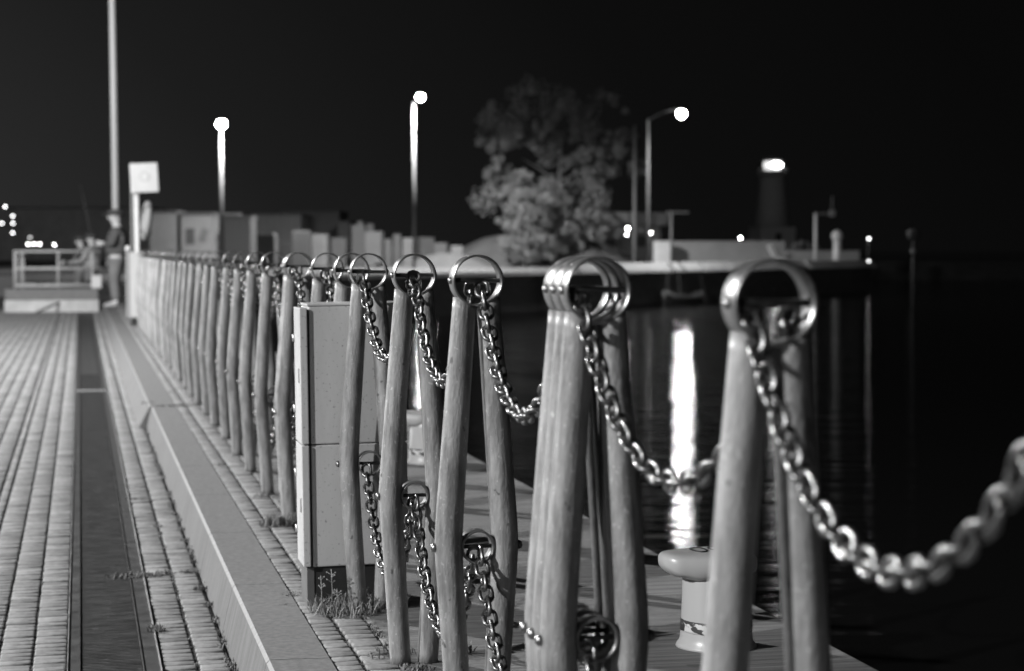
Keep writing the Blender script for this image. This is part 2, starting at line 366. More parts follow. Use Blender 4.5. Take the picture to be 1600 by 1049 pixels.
# ---------------------------------------------------------------- barrier frames
RC, RR = 1.05, .0575                      # ring centre height, ring radius
SC, SR = .455, .038
def frame_proto():
    t = empty('barrier_frame')
    for s in (-1, 1):
        a = MB(); pts = []; rad = []
        key = [(0, .037, .0285), (.20, .0492, .0293), (.36, .0590, .0305), (.42, .0626, .0312), (.455, .0640, .0315), (.49, .0634, .0313), (.56, .0590, .0307), (.8, .0420, .0285), (.985, .0282, .0262), (1.012, .0265, .0258)]
        for k in range(41):
            z = 1.012 * k / 40
            for (z0, x0, r0), (z1, x1, r1) in zip(key, key[1:]):
                if z0 <= z <= z1 + 1e-9: f = (z - z0) / (z1 - z0); pts.append((s * (x0 + (x1 - x0) * f), 0, z)); rad.append(r0 + (r1 - r0) * f); break
        b0 = len(a.v); a.tube(pts, rad, 24)
        for i in range(len(a.v)):            # the top is cut to seat the ring, hollowed to its curve
            x_, y_, z_ = a.v[i]
            lim = RC - math.sqrt(max((RR - .001) ** 2 - x_ * x_, 0))
            if z_ > lim: a.v[i] = (x_, y_, lim)
        leg = a.build('leg', M['post'], t)
        MB().lathe([(.0105, 0), (.010, .004), (.007, .008), (.0001, .010)], (s * .0955, 0, SC), 12, 'X').build('bolt_head', M['bar'], leg) if s > 0 else \
        MB().lathe([(.0105, 0), (.010, -.004), (.007, -.008), (.0001, -.010)], (s * .0955, 0, SC), 12, 'X').build('bolt_head', M['ring'], leg)
    rg = MB().hoop((0, 0, RC), RR, .0045, .05).build('top_ring', M['ring'], t)
    MB().lathe([(.0052, -RR + .004), (.0052, RR - .004)], (0, 0, RC), 12, 'X').build('cross_bar', M['bar'], rg)
    for s in (-1, 1): MB().lathe([(.008, s * (RR - .001)), (.0075, s * (RR + .003)), (.004, s * (RR + .006)), (.0001, s * (RR + .0068))], (0, 0, RC), 12, 'X').build('rivet', M['ring'], rg)
    rg = MB().hoop((0, 0, SC), SR, .0045, .044).build('lower_ring', M['dark_ring'], t)
    MB().lathe([(.005, -SR + .002), (.005, SR - .002)], (0, 0, SC), 12, 'X').build('cross_bar', M['bar'], rg)
    return t
ORD = ['zeroth', 'first', 'second', 'third', 'fourth', 'fifth', 'sixth', 'seventh', 'eighth', 'ninth', 'tenth', 'eleventh', 'twelfth', 'thirteenth', 'fourteenth', 'fifteenth', 'sixteenth', 'seventeenth', 'eighteenth', 'nineteenth', 'twentieth',
       'twenty-first', 'twenty-second', 'twenty-third', 'twenty-fourth', 'twenty-fifth', 'twenty-sixth']
frames = [  # y, x, label, nickname for chain labels
    (1.46, .868, None, None),
    (2.35, .868, 'blurred nearest tall barrier frame at the right, its big ring against the far pier', 'the nearest big-ring frame'),
    (3.15, .853, 'front frame of the three standing tight together, its ring overlapping the others', 'the triple frame'),
    (3.208, .853, 'middle frame of the three standing tight together', None),
    (3.266, .853, 'rear frame of the three standing tight together, its ring leftmost of the bundle', None),
    (4.19, .861, 'sharp barrier frame just left of the triple bundle, two chain links side by side', 'the sharp frame beside the triple bundle'),
    (5.10, .874, 'barrier frame with a dark shackle loop in its ring, right of the cabinet', 'the frame with the shackle loop'),
    (5.90, .872, 'barrier frame standing directly in front of the near cabinet', 'the frame in front of the cabinet'),
    (6.22, .862, 'barrier frame directly behind the near cabinet, ring showing behind another ring', None),
    (6.92, .870, 'barrier frame mostly hidden behind the near cabinet, only its ring above the lid', 'the frame whose ring tops the cabinet'),
    (7.84, .868, 'front one of the paired frames immediately left of the near cabinet', 'the paired frames'),
    (7.91, .868, 'rear one of the paired frames immediately left of the near cabinet', None),
]
ys = [8.80, 9.70, 10.50, 11.43, 12.27, 13.1, 14.0, 14.8]
y = 15.7
while y < 28.2: ys.append(y); y += .89
for i, y in enumerate(ys): frames.append((y, .868 + rnd.uniform(-.006, .006), f'{ORD[i+1]} barrier frame beyond the paired frames, counting away from the near cabinet', f'the {ORD[i+1]}' if i else 'the first frame beyond the paired frames'))
proto = frame_proto(); FR = []
for i, (y, x, lab, nick) in enumerate(frames):
    o = proto if i == 0 else copy_tree(proto)
    o.location = (x, y, .001); tight = 2 <= i <= 4 or i in (10, 11)
    o.rotation_euler = (0, R(rnd.uniform(-.12, .12)), R(rnd.uniform(-1.5, 1.5))) if i < 10 and not tight else (0 if tight else R(rnd.uniform(-.5, .5)), 0 if tight else R(rnd.uniform(-.5, .5)), 0 if tight else R(rnd.uniform(-3, 3)))
    tag(o, lab or 'barrier frame standing beyond the right edge, holding the end of the nearest chain', 'barrier post', 'two-legged barrier frames along the quay')
    FR.append(o)
# dark shackle loop on the in-focus frame
t = empty('shackle', (.874, 5.10, RC), label='dark round shackle loop on the ring bar of the in-focus frame', cat='shackle')
q = MB(); q.tube([(.0 + .017 * math.cos(a), -.004 + .004 * math.sin(a), -.004 + .014 * math.sin(a)) for a in [2 * math.pi * k / 24 for k in range(24)]], .005, 10, closed=True)
q.build('bow', M['bar'], t); MB().lathe([(.004, -.022), (.004, .022)], (0, -.004, -.018), 10, 'X').build('pin', M['bar'], t)

# ---------------------------------------------------------------- chains
PITCHL, WIRE = .0325, .0048
def link_mesh(n=20, m=8):
    a = MB(); pts = []; hw = .0137; hl = PITCHL / 2 + WIRE - hw + .0
    for k in range(n):
        q = 2 * math.pi * k / n; x = hw * math.cos(q); z = hw * math.sin(q); z += hl if z > 1e-9 else (-hl if z < -1e-9 else 0)
        pts.append((x, 0, z))
    a.tube(pts, WIRE, m, closed=True); me = a.mesh('chain_link'); me.materials.append(M['chain']); return me
LINK, LINK_LO = link_mesh(), link_mesh(12, 6)
# solve a catenary-like curve through two points with the given sag; place links by arc length
def chain_pts(p0, p1, sag):
    n = 400; pts = []
    k = 2.2; c0 = math.cosh(k / 2 * 1.0)
    for i in range(n + 1):
        s = i / n; d = (c0 - math.cosh(k * (s - .5))) / (c0 - 1)
        pts.append(p0.lerp(p1, s) - Vector((0, 0, sag * d)))
    L = [0]
    for a, b in zip(pts, pts[1:]): L.append(L[-1] + (b - a).length)
    cnt = round(L[-1] / PITCHL); out = []; j = 0
    for q in range(cnt):
        target = (q + .5) * L[-1] / cnt
        while L[j + 1] < target: j += 1
        f = (target - L[j]) / (L[j + 1] - L[j]); out.append((pts[j].lerp(pts[j + 1], f), (pts[j + 1] - pts[j]).normalized()))
    return out
def chain(p0, p1, sag, label, group, detail):
    t = empty('chain', p0, label=label, cat='chain', group=group) if detail else None
    tw = rnd.uniform(-.15, .15); rate = rnd.uniform(-.012, .012); mb = MB()
    for q, (c, d) in enumerate(chain_pts(p0, p1, sag)):
        side = Vector((1, 0, 0)); side = (side - d * side.dot(d)).normalized(); nrm = d.cross(side)
        a = (math.pi / 2 if q % 2 else 0) + tw + rate * q + rnd.uniform(-.14, .14)
        X = side * math.cos(a) + nrm * math.sin(a); Yv = d.cross(X)
        Mx = Matrix((X, Yv, d)).transposed().to_4x4(); Mx.translation = c - p0
        if detail:
            l = bpy.data.objects.new('chain_link', LINK); C.objects.link(l); l.parent = t; l.matrix_local = Mx
        else:
            src = LINK_LO; mb.add([Mx @ v.co for v in src.vertices], [list(f.vertices) for f in src.polygons], True)
    if not detail:
        t = mb.build('chain', M['chain'], None, p0); tag(t, label, 'chain', group)
    return t
hold = [(a, b) for a, b in [(0, 1), (1, 2), (4, 5), (5, 6), (6, 7), (8, 9), (9, 10)]] + [(k, k + 1) for k in range(11, len(frames) - 1)]
dxa = {(0, 1): (-.046, -.028), (1, 2): (.032, -.030), (4, 5): (-.01, .010), (5, 6): (-.008, .004), (6, 7): (.0, -.018), (8, 9): (.01, .006), (9, 10): (-.006, .0)}
names = {0: 'off the right edge', 1: 'the nearest big-ring frame', 2: 'the triple bundle', 4: 'the triple bundle', 5: 'the sharp frame left of the bundle', 6: 'the free-standing shackle frame', 7: 'the frame before the cabinet', 8: 'the frame behind the cabinet', 9: 'the frame hidden by the cabinet', 10: 'the paired frames', 11: 'the paired frames'}
for (a, b) in hold:
    ya, xa = frames[a][0], frames[a][1]; yb, xb = frames[b][0], frames[b][1]
    d = dxa.get((a, b), (rnd.uniform(-.02, .02), rnd.uniform(-.02, .02)))
    na = names.get(a) or f'{ORD[a-11]} far frame'; nb = names.get(b) or f'{ORD[b-11]} far frame'
    sag = {(0, 1): .265, (1, 2): .272, (4, 5): .255}.get((a, b), .26 + rnd.uniform(-.02, .02)); span = yb - ya; sag *= 1 if span > .6 else .75
    chain(Vector((xa + d[0], ya + .004, RC - .006)), Vector((xb + d[1], yb - .004, RC - .006)), sag, f'upper chain sagging from {na} to {nb}' if a else 'big blurred upper chain swinging out past the right edge', 'upper chains of the barrier', b < 9)
    chain(Vector((xa + d[0] * .6, ya + .004, SC - .006)), Vector((xb + d[1] * .6, yb - .004, SC - .006)), (.285 + rnd.uniform(-.02, .02)) * (1 if span > .6 else .8), f'lower chain drooping from {na} to {nb}' if a else 'lower chain from the nearest frame going off the right edge', 'lower chains of the barrier', 1 < b < 8)

# ---------------------------------------------------------------- electrical cabinets
t = empty('electrical_cabinet', (.70, 5.97, 0), label='pale speckled electrical cabinet on a black plinth, standing in the chain barrier', cat='cabinet')
t.rotation_euler.y = R(-.7)
MB().box((.155, .09, .063), (.292, .165, .124)).build('plinth', M['plinth'], t)
MB().box((-.003, .09, .062), (.022, .170, .122)).build('plinth_corner', M['plinth_lit_side'], t)  # left side paler: the light falling on it is put into the colour
MB().box((.157, .09, .3165), (.304, .18, .383), bev=.004).build('lower_case', M['cab'], t)
up_ = MB().box((.157, .09, .727), (.304, .18, .432), bev=.004).build('upper_case', M['cab'], t)
MB().box((.153, .092, .947), (.308, .188, .007), bev=.002).build('lid', M['cab'], up_)
MB().box((.001, .085, .53), (.007, .165, .80)).build('door_gap', M['black'], t)  # black strip stands for the shaded gap between doors and case
for nm, z0, z1 in (('lower_door', .128, .508), ('upper_door', .513, .938)):
    d = MB().box((-.014, .075, (z0 + z1) / 2), (.023, .17, z1 - z0), bev=.003).build(nm, M['cab'], t)
    for hz in (z0 + .1, z1 - .1): MB().lathe([(.005, -.012), (.005, .012)], (-.027, .155, hz), 10, 'Z').build('hinge', M['edge'], d)
    MB().box((-.027, .03, (z0 + z1) / 2), (.004, .012, .045), bev=.001).build('latch', M['edge'], d)
t = empty('electrical_cabinet', (.72, 28.7, 0), label='far narrow cabinet closing the end of the chain barrier', cat='cabinet')
MB().box((.09, .1, .06), (.17, .2, .12)).build('plinth', M['black'], t)
MB().box((.09, .1, .60), (.20, .24, .96), bev=.01).build('case', M['cab'], t); MB().box((-.04, .1, .62), (.05, .22, 1.0), bev=.008).build('door', M['pale'], t)
MB().sphere((-.03, .1, 1.13), .045, 12).build('cap_light', M['white'], t)

# ---------------------------------------------------------------- mooring bollards
def bollard(loc, label, rz=0):
    t = empty('mooring_bollard', loc, rz, label, 'bollard', 'white bollards on the quay edge')
    a = MB(); a.lathe([(.115, 0), (.112, .007), (.105, .016), (.102, .03), (.1, .06), (.097, .14), (.096, .19), (.0965, .225)], n=36)
    a.build('shaft', M['bollard'], t)
    MB().lathe([(.1018, .046), (.1022, .052), (.1012, .072), (.1004, .079)], n=36).build('tar_band', M['tar'], t)
    # head: rounded cap with one long lip to the land side, faired into the shaft on the other
    a = MB(); nx = 26; nr = 22; vs = []
    for i in range(nx + 1):
        f = .5 - .5 * math.cos(math.pi * i / nx); x = -.168 + .268 * f
        e = max(math.sqrt(max(1 - (2 * f - 1) ** 14, 0)), .02)
        wy = (.055 + .043 * min(1, max(0, (f - .05) / .4)) ** .7) * e
        top = .272 + .003 * math.sin(3.1 * f) ; bot = .208 - .016 * math.exp(-((f - .36) / .16) ** 2) + (.018 if f < .12 else 0) * (1 - f / .12)
        cz = (top + bot) / 2; hz = (top - bot) / 2 * e
        for j in range(nr):
            q = 2 * math.pi * j / nr; cy = math.copysign(abs(math.cos(q)) ** .75, math.cos(q)); sz = math.copysign(abs(math.sin(q)) ** .5, math.sin(q))
            vs.append((x, wy * cy, cz + hz * sz))
    fs = [[i * nr + j, i * nr + (j + 1) % nr, (i + 1) * nr + (j + 1) % nr, (i + 1) * nr + j] for i in range(nx) for j in range(nr)]
    fs += [list(range(nr))[::-1], [nx * nr + j for j in range(nr)]]
    a.add(vs, fs, True); h = a.build('head', M['bollard'], t)
    a = MB()
    for cx in (-.055, .0): a.tube([(cx + .02 * math.cos(q), .04 * math.sin(q), .2745) for q in [2 * math.pi * k / 20 for k in range(20)]], .003, 6, closed=True)
    a.build('painted_number', M['mark'], h)
    return t
bollard((1.745, 5.13, .001), 'near white bollard with a jutting lip, between the triple bundle and the nearest frame', R(4))
bollard((1.775, 9.9, .001), 'far white bollard seen between the legs of the in-focus frame', R(-8))

# ---------------------------------------------------------------- people (skin-modifier figures)
def skin_obj(name, V, E, m, parent, sub=2):
    me = bpy.data.meshes.new(name); me.from_pydata([v[:3] for v in V], E, []); me.materials.append(m)
    o = link(name, me, None, parent); o.modifiers.new('skin', 'SKIN'); s = o.modifiers.new('sub', 'SUBSURF'); s.levels = sub; s.render_levels = sub
    for i, v in enumerate(V):
        r = v[3]; me.skin_vertices[0].data[i].radius = r if hasattr(r, '__len__') else (r, r)
    me.skin_vertices[0].data[0].use_root = True
    for p in me.polygons: p.use_smooth = True
    o.modifiers['skin'].use_smooth_shade = True
    return o
def person(loc, rz, label, jac, h=1.78, folded=True):
    t = empty('person', loc, rz, label, 'person'); k = h / 1.78
    t.scale = (k * 1.28, k * 1.3, k)
    # x right, y = facing direction; figure coordinates in metres
    hand = [(-.12, .22, 1.20), (.12, .24, 1.16)] if folded else [(-.14, .38, 1.08), (.12, .40, 1.12)]
    V = [(0, 0, .95, (.15, .11)), (0, .0, 1.12, (.145, .105)), (0, -.01, 1.32, (.17, .115)), (0, -.01, 1.47, (.08, .07)), (0, .0, 1.54, (.055, .055)), (0, .02, 1.62, (.078, .088)), (0, .025, 1.70, (.080, .092)), (0, .015, 1.76, (.05, .06)),
         (-.19, -.01, 1.42, .062), (-.25, .03, 1.15, .047), (hand[0][0] - .02, hand[0][1] - .05, hand[0][2] - .01, .032), (*hand[0], .028),
         (.19, -.01, 1.42, .062), (.25, .03, 1.15, .047), (hand[1][0] + .02, hand[1][1] - .05, hand[1][2] - .01, .032), (*hand[1], .028),
         (-.10, 0, .88, .095), (-.12, .03, .50, .06), (-.13, -.01, .10, .042), (-.14, .10, .045, (.045, .035)), (-.145, .17, .035, (.035, .025)),
         (.10, 0, .88, .095), (.13, .05, .50, .06), (.14, .03, .10, .042), (.16, .13, .045, (.045, .035)), (.17, .20, .035, (.035, .025))]
    E = [(0, 1), (1, 2), (2, 3), (3, 4), (4, 5), (5, 6), (6, 7), (2, 8), (8, 9), (9, 10), (10, 11), (2, 12), (12, 13), (13, 14), (14, 15), (0, 16), (16, 17), (17, 18), (18, 19), (19, 20), (0, 21), (21, 22), (22, 23), (23, 24), (24, 25)]
    for hi, hp, s in ((11, hand[0], 1), (15, hand[1], -1)):      # fingers and thumb
        for f in range(4):
            b = len(V); dx = (f - 1.5) * .017
            V += [(hp[0] + dx * .4 + s * .012, hp[1] + .045, hp[2] + dx, .0095), (hp[0] + s * .03, hp[1] + .068 - abs(dx) * .3, hp[2] + dx * 1.1, .008), (hp[0] + s * .05, hp[1] + .055, hp[2] + dx * 1.1, .007)]
            E += [(hi, b), (b, b + 1), (b + 1, b + 2)]
        b = len(V); V += [(hp[0] + s * .02, hp[1] + .01, hp[2] + .035, .010), (hp[0] + s * .035, hp[1] + .03, hp[2] + .045, .008)]; E += [(hi, b), (b, b + 1)]
    body = skin_obj('body', V, E, M['skin'], t)
    face = MB().sphere((0, .115, 1.655), .016, 8, (.8, 1.2, 1.5))
    face.build('nose', M['skin'], t); 
    MB().sphere((-.03, .098, 1.675), .009, 8).sphere((.03, .098, 1.675), .009, 8).box((0, .104, 1.612), (.04, .008, .006)).build('face_features', M['dark'], t)
    MB().sphere((-.083, .02, 1.655), .022, 8, (.35, .7, 1.2)).sphere((.083, .02, 1.655), .022, 8, (.35, .7, 1.2)).build('ears', M['skin'], t)
    skin_obj('jacket', [(0, .0, .90, (.215, .19)), (0, 0, 1.12, (.21, .19)), (0, -.01, 1.33, (.22, .18)), (0, -.01, 1.46, (.10, .09)), (0, 0, 1.51, (.075, .075)),
                        (-.20, -.01, 1.41, .078), (-.265, .03, 1.15, .066), (hand[0][0] - .035, hand[0][1] - .07, hand[0][2] - .01, .050), (.20, -.01, 1.41, .078), (.265, .03, 1.15, .066), (hand[1][0] + .035, hand[1][1] - .07, hand[1][2] - .01, .050)],
             [(0, 1), (1, 2), (2, 3), (3, 4), (2, 5), (5, 6), (6, 7), (2, 8), (8, 9), (9, 10)], jac, t)
    skin_obj('trousers', [(0, 0, .97, (.165, .125)), (-.10, 0, .86, .112), (-.125, .03, .50, .084), (-.135, -.005, .12, .072), (.10, 0, .86, .112), (.135, .05, .50, .084), (.145, .035, .12, .072)],
             [(0, 1), (1, 2), (2, 3), (0, 4), (4, 5), (5, 6)], M['trouser'], t)
    skin_obj('left_boot', [(-.135, -.04, .05, (.05, .045)), (-.14, .08, .045, (.052, .042)), (-.148, .19, .035, (.042, .03))], [(0, 1), (1, 2)], M['shoe'], t, 1).name = 'boot'
    skin_obj('boot', [(.142, .0, .05, (.05, .045)), (.158, .11, .045, (.052, .042)), (.172, .22, .035, (.042, .03))], [(0, 1), (1, 2)], M['shoe'], t, 1)
    c = MB(); c.lathe([(.103, 1.70), (.108, 1.735), (.098, 1.785), (.06, 1.81), (.0001, 1.818)], (0, .015, 0), 20, sy=1.12); c.box((0, .14, 1.712), (.13, .12, .012), bev=.004)
    c.build('cap', M['cap'], t)
    return t, hand
PZ = LOW
pl = P(178, 492, 38.2); 
person((pl.x + .05, 38.0, -.0), R(82), 'person in a cap and dark jacket standing at the quay end, facing left', M['jacket'], 1.86)
person((.26, 44.2, -.15), R(60), 'blurred person in a pale jacket behind the railing, beside the standing man in a cap', M['jacket2'], 1.60, False)
person((.02, 45.4, -.15), R(70), 'dim dark-clad person leftmost behind the railing, below the fishing rod', M['jacket'], 1.55, False)
fr = MB().tube([(.35, 44.75, .95), (.16, 44.7, 1.9), (.02, 44.66, 2.6)], [.022, .014, .005], 8); o = fr.build('fishing_rod', M['dark']); tag(o, 'dark fishing rod slanting up behind the railing', 'fishing rod')
MB().lathe([(.03, -.03), (.04, 0), (.03, .03)], (.33, 44.7, 1.0), 12, 'X').build('reel', M['dark'], o)

# ---------------------------------------------------------------- platform with railing, pole, sign and lifebuoy at the quay end
struct('pier_end_ground', MB().box((-20, 48, -.92), (44.1, 12, 1.5)), M['wall'])
t = empty('platform', (-1.5, 40, LOW), label='bright concrete platform under the railing at the end of the promenade', cat='platform')
MB().box((.93, 1.0, .12), (1.86, 2.0, .25), bev=.01).build('step', M['concrete'], t); MB().box((.93, 1.06, .36), (1.84, 1.92, .22), bev=.01).build('slab', M['kerb'], t)
o = MB().box((.32, 40.25, .46), (.20, .25, .26), bev=.01).build('concrete_block', M['white']); tag(o, 'small bright block at the right end of the platform by the railing', 'block')
t = empty('railing', (-1.3, 40.3, .32), label='low white three-rail metal railing on the platform at the quay end', cat='railing')
for yy in (0, 1.3):
    for z in (.06, .41, .76): MB().tube([(0, yy, z), (1.72, yy, z)], .026, 10).build('rail', M['rail'], t)
    for xx in (0.0, .14, .86, 1.55): MB().tube([(xx, yy, 0), (xx, yy, .77)], .024, 10).build('rail_post', M['rail'], t)
for z in (.41, .76): MB().tube([(0, 0, z), (0, 1.3, z)], .024, 10).build('side_rail', M['rail'], t)
o = MB().tube([onz(58, 489, LOW) + Vector((0, -.4, .02)), P(132, 455, 39.9)], .022, 8).build('leaning_bar', M['dark']); tag(o, 'thin dark bar leaning against the platform step', 'bar')
t = empty('lighting_pole', (.78, 42.5, -.15), label='very tall pale pole behind the man in the cap, running out of the top', cat='pole')
MB().tube([(0, 0, 0), (-.04, 0, 5), (-.10, 0, 12)], [.08, .07, .055], 14).build('mast', M['pole'], t); MB().lathe([(.15, 0), (.15, .02), (.09, .05)]).build('base_plate', M['pole'], t)
t = empty('sign_post', (.90, 31.0, 0), label='white square sign on a white post beside a thin dark post', cat='sign')
MB().tube([(0, 0, 0), (-.02, 0, 2.1)], .042, 12).build('post', M['white'], t)
MB().tube([(-.08, .3, 0), (-.075, .3, 2.5)], .03, 10).build('back_post', M['mid'], t)
s_ = MB().box((.10, -.06, 2.25), (.43, .05, .46), bev=.01, M=Matrix.Rotation(R(6), 3, 'Z') @ Matrix.Rotation(R(-3), 3, 'Y')).build('sign_panel', M['white'], t)
a = MB(); a.tube([(.10 + .07 * math.cos(q), -.092, 2.27 + .07 * math.sin(q)) for q in [2 * math.pi * k / 20 for k in range(20)]], .003, 6, closed=True)
a.build('pictogram', M['pale'], s_)
t = empty('lifebuoy', (.985, 29.6, 1.55), label='white lifebuoy hanging edge-on on the sign post at the fence end', cat='lifebuoy'); t.rotation_euler = (0, R(6), R(4))
MB().tube([(.0, .25 * math.cos(q), .25 * math.sin(q)) for q in [2 * math.pi * k / 28 for k in range(28)]], .055, 12, closed=True).build('ring', M['pale'], t)
for k in range(4):
    q = R(45 + 90 * k); MB().tube([(.058 * math.cos(u) * 1.03, (.25 + .058 * math.sin(u)) * math.cos(q), (.25 + .058 * math.sin(u)) * math.sin(q)) for u in [2 * math.pi * j / 12 for j in range(12)]], .012, 6, closed=True).build('band', M['dark'], t)
# ---------------------------------------------------------------- near street lamps and one added fill lamp (their light falls on the quay)
def quay_lamp(loc, h, watts, label, rz=0, arm=1.2):
    t = empty('street_lamp', loc, rz, label, 'street lamp', 'street lamps on the promenade')
    MB().tube([(0, 0, 0), (0, 0, h - .3), (.15, 0, h + .05), (arm, 0, h + .15)], [.085, .06, .05, .04], 12).build('pole', M['pole'], t)
    MB().box((arm + .3, 0, h + .18), (.7, .28, .10), bev=.03).build('housing', M['mid'], t)
    MB().box((arm + .32, 0, h + .118), (.5, .2, .02)).build('lens', KEYGLOW, t)
    l = bpy.data.lights.new('lamp_light', 'POINT'); l.energy = watts; l.shadow_soft_size = .09
    lo = bpy.data.objects.new('lamp_light', l); C.objects.link(lo); lo.parent = t; lo.location = (arm + .32, 0, h - .05)
    return t
quay_lamp((-16.5, -.6, LOW), 8.4, 18500, 'street lamp on the promenade straight left of the camera')
quay_lamp((-13.5, -12, LOW), 8.4, 1500, 'added fill lamp on the promenade well behind the camera')  # unseen lamp added to soften the shadows on the posts
quay_lamp((-11.5, 20, LOW), 7.6, 22000, 'street lamp on the promenade off the left edge near the railing')
# ---------------------------------------------------------------- far shore
A_ = onz(1362, 418); B_ = onz(850, 429.5); D_ = (B_ - A_).normalized()
C2 = B_ + D_ * 26
C3 = Vector((-60, 66, 0)); 
back = [Vector((-160, 260, 0)), Vector((52, 190, 0)), A_ + Vector((8, 24, 0))]
poly = [A_, B_, C2, C3, Vector((-160, 66, 0))] + back
n = len(poly)
struct('far_quay', MB().add([(p.x, p.y, 0) for p in poly] + [(p.x, p.y, -3) for p in poly], [list(range(n))[::-1]] + [[i, (i + 1) % n, n + (i + 1) % n, n + i] for i in range(n)]), M['wall'])
struct('far_ground', MB().add([(p.x + (.0), p.y + .8, .004) for p in poly], [list(range(n))[::-1]]), M['land'])
def kblock(c, ln, h, dd, a_):
    T = Matrix.Translation(c) @ Matrix.Rotation(a_, 4, 'Z'); hl = ln / 2
    vs = []
    for x in (-hl, hl): vs += [(x, dd, 0), (x, dd * .9, h * .25), (x, 0, h), (x, -.5, h), (x, -.5, 0)]
    kd.add([T @ Vector(v) for v in vs], [[j, (j + 1) % 5, 5 + (j + 1) % 5, 5 + j] for j in range(5)] + [list(range(5))[::-1], list(range(5, 10))])
kd = MB(); L = (B_ - A_).length; s0 = 0; i = 0; ang = math.atan2(D_.y, D_.x)
while s0 < L + 22:
    ln = [9.5, 3.2, 3.0, 2.4, 1.2][i % 5] if s0 > 12 else 11; c = A_ + D_ * (s0 + ln / 2)
    if s0 < L - 4: kblock((c.x, c.y, .006), ln - .3, .46, .42, ang)
    else: kblock((c.x, c.y, .006), ln - .12, .16, .2, ang)
    s0 += ln; i += 1
struct('far_kerb', kd, mat('kerb white', .34, .7, 0, .12, 1))
def wallseg(name, x0, y0, x1, y1, ztop, zbot, d, thick, m, label, cat='wall'):
    a = P(x0, 400, d); b = P(x1, 400, d); c = (a + b) / 2; v = (b - a); v.z = 0; h = ztop - zbot
    o = MB().box((0, 0, h / 2), (v.length, thick, h), bev=.03).build(name, m, None, (c.x, c.y, zbot), math.atan2(v.y, v.x)); return tag(o, label, cat)
def zat(y, d): return P(800, y, d).z + 0.0
wallseg('parapet_wall', 1022, 0, 1226, 0, zat(377, 124), 0, 124, .5, M['pale'], 'long grey parapet wall on the far pier left of the lighthouse')
wallseg('parapet_wall', 1228, 0, 1342, 0, zat(392, 123), 0, 123, .5, M['pale'], 'shorter low parapet at the right end of the far pier')
wallseg('wall_block', 1021, 0, 1047, 0, zat(377, 123), 0, 123, .5, M['white'], 'pale square block at the left end of the long parapet', 'block')
tag(MB().box(tuple(P(-10, 436, 62).xy) + (-.1,), (1.3, .5, .7)).box(tuple(P(-10, 436, 62).xy) + (.42,), (1.3, .06, .08)).build('low_wall', M['pale']), 'pale low wall at the left edge behind the platform', 'wall')
# far lamps
def pier_lamp(base, top, head, label, gr=.20, glow=None, watts=9000):
    t = empty('pier_lamp', (base.x, base.y, 0), 0, label, 'street lamp', 'lit lamps on the far pier'); hd = head - Vector((base.x, base.y, 0)); tp = top.z
    MB().tube([(0, 0, 0), (0, 0, tp * .5), (0, 0, tp)], [.10, .08, .06], 12).build('pole', M['farpole'], t)
    if Vector((hd.x, hd.y)).length > .6: MB().tube([(0, 0, tp - .1), (hd.x * .5, hd.y * .5, hd.z + .2), (hd.x, hd.y, hd.z + .3)], .04, 8).build('arm', M['black'], t)
    MB().lathe([(.26, hd.z + gr * .75), (.22, hd.z + gr + .03), (.06, hd.z + gr + .10), (.0001, hd.z + gr + .12)], (hd.x, hd.y, 0), 20).build('hood', M['mid'], t)
    MB().sphere((hd.x, hd.y, hd.z), gr, 16).build('globe', glow or LAMP, t)
    l = bpy.data.lights.new('downlight', 'SPOT'); l.energy = watts; l.spot_size = R(177); l.spot_blend = .55; l.shadow_soft_size = .15
    lo = bpy.data.objects.new('downlight', l); C.objects.link(lo); lo.parent = t; lo.location = (hd.x + .25, hd.y - .55, hd.z - gr - .1)
    return t
b1 = P(347, 400, 84); pier_lamp(b1, P(347, 206, 84), P(346, 194, 83.6), 'lit lamp on a bright pole at the left, above the containers', watts=4500)
b2 = P(647, 400, 112); pier_lamp(b2, P(647, 162, 112), P(657, 152, 111.2), 'tallest lit lamp, in the middle left of the tree', watts=28000)
b3 = P(1012, 400, 98); pier_lamp(b3, P(1012, 186, 98), P(1065, 178, 95), 'lit lamp on an arm right of the tree, its glow streaking the water', watts=4000)
t = tag(MB().tube([P(992, 400, 122).xy.to_3d(), P(992, 196, 122)], [.14, .09], 10).build('flagpole', M['mid']), 'thin unlit pole between the tree and the right lamp', 'pole')
# small lit lamps on short stems
def small_lamp(x, y, d, label, r=.06, m=None, stem=None):
    p = P(x, y, d); t = empty('small_lamp', (p.x, p.y, p.z if stem is None else stem), 0, label, 'lamp', 'small lamps around the harbour'); z = 0 if stem is None else p.z - stem
    MB().sphere((0, 0, z), r, 10).build('bulb', m or SMALL, t); MB().lathe([(r * 1.25, z + r * .6), (r * .9, z + r * 1.5), (.0001, z + r * 1.7)], n=12).build('hood', M['dark'], t)
    if stem is not None: MB().tube([(0, .12, 0), (0, .12, z + .04)], .03, 8).build('stem', M['mid'], t)
small_lamp(1157, 372, 124, 'small lamp standing above the long parapet on the far pier', stem=0)
small_lamp(1357.5, 373, 121, 'upper small lamp at the right tip of the far pier', stem=0, m=emit('g0', 14))
small_lamp(1357.5, 408, 115.6, 'lower small lamp at the right tip of the far pier', m=emit('g', 7))
small_lamp(981, 357, 128, 'brightest small lamp on the flat-roofed building front', r=.08, m=emit('g2', 110)); small_lamp(979, 367, 128, 'dimmer lamp just below the bright one on the flat-roofed building', m=emit('g3', 25)); small_lamp(1017, 364, 117, 'small lamp beside the right lamp pole, near its foot', m=emit('g4', 25), stem=0)
SL = [(8, 323, 'topmost small lamp at the left edge'), (20, 337.5, 'small lamp second from the top at the left edge'), (3, 349, 'small lamp cut by the left edge'), (20, 349, 'small lamp in the middle of the left-edge cluster'), (20, 364, 'lowest small lamp of the left-edge cluster')]
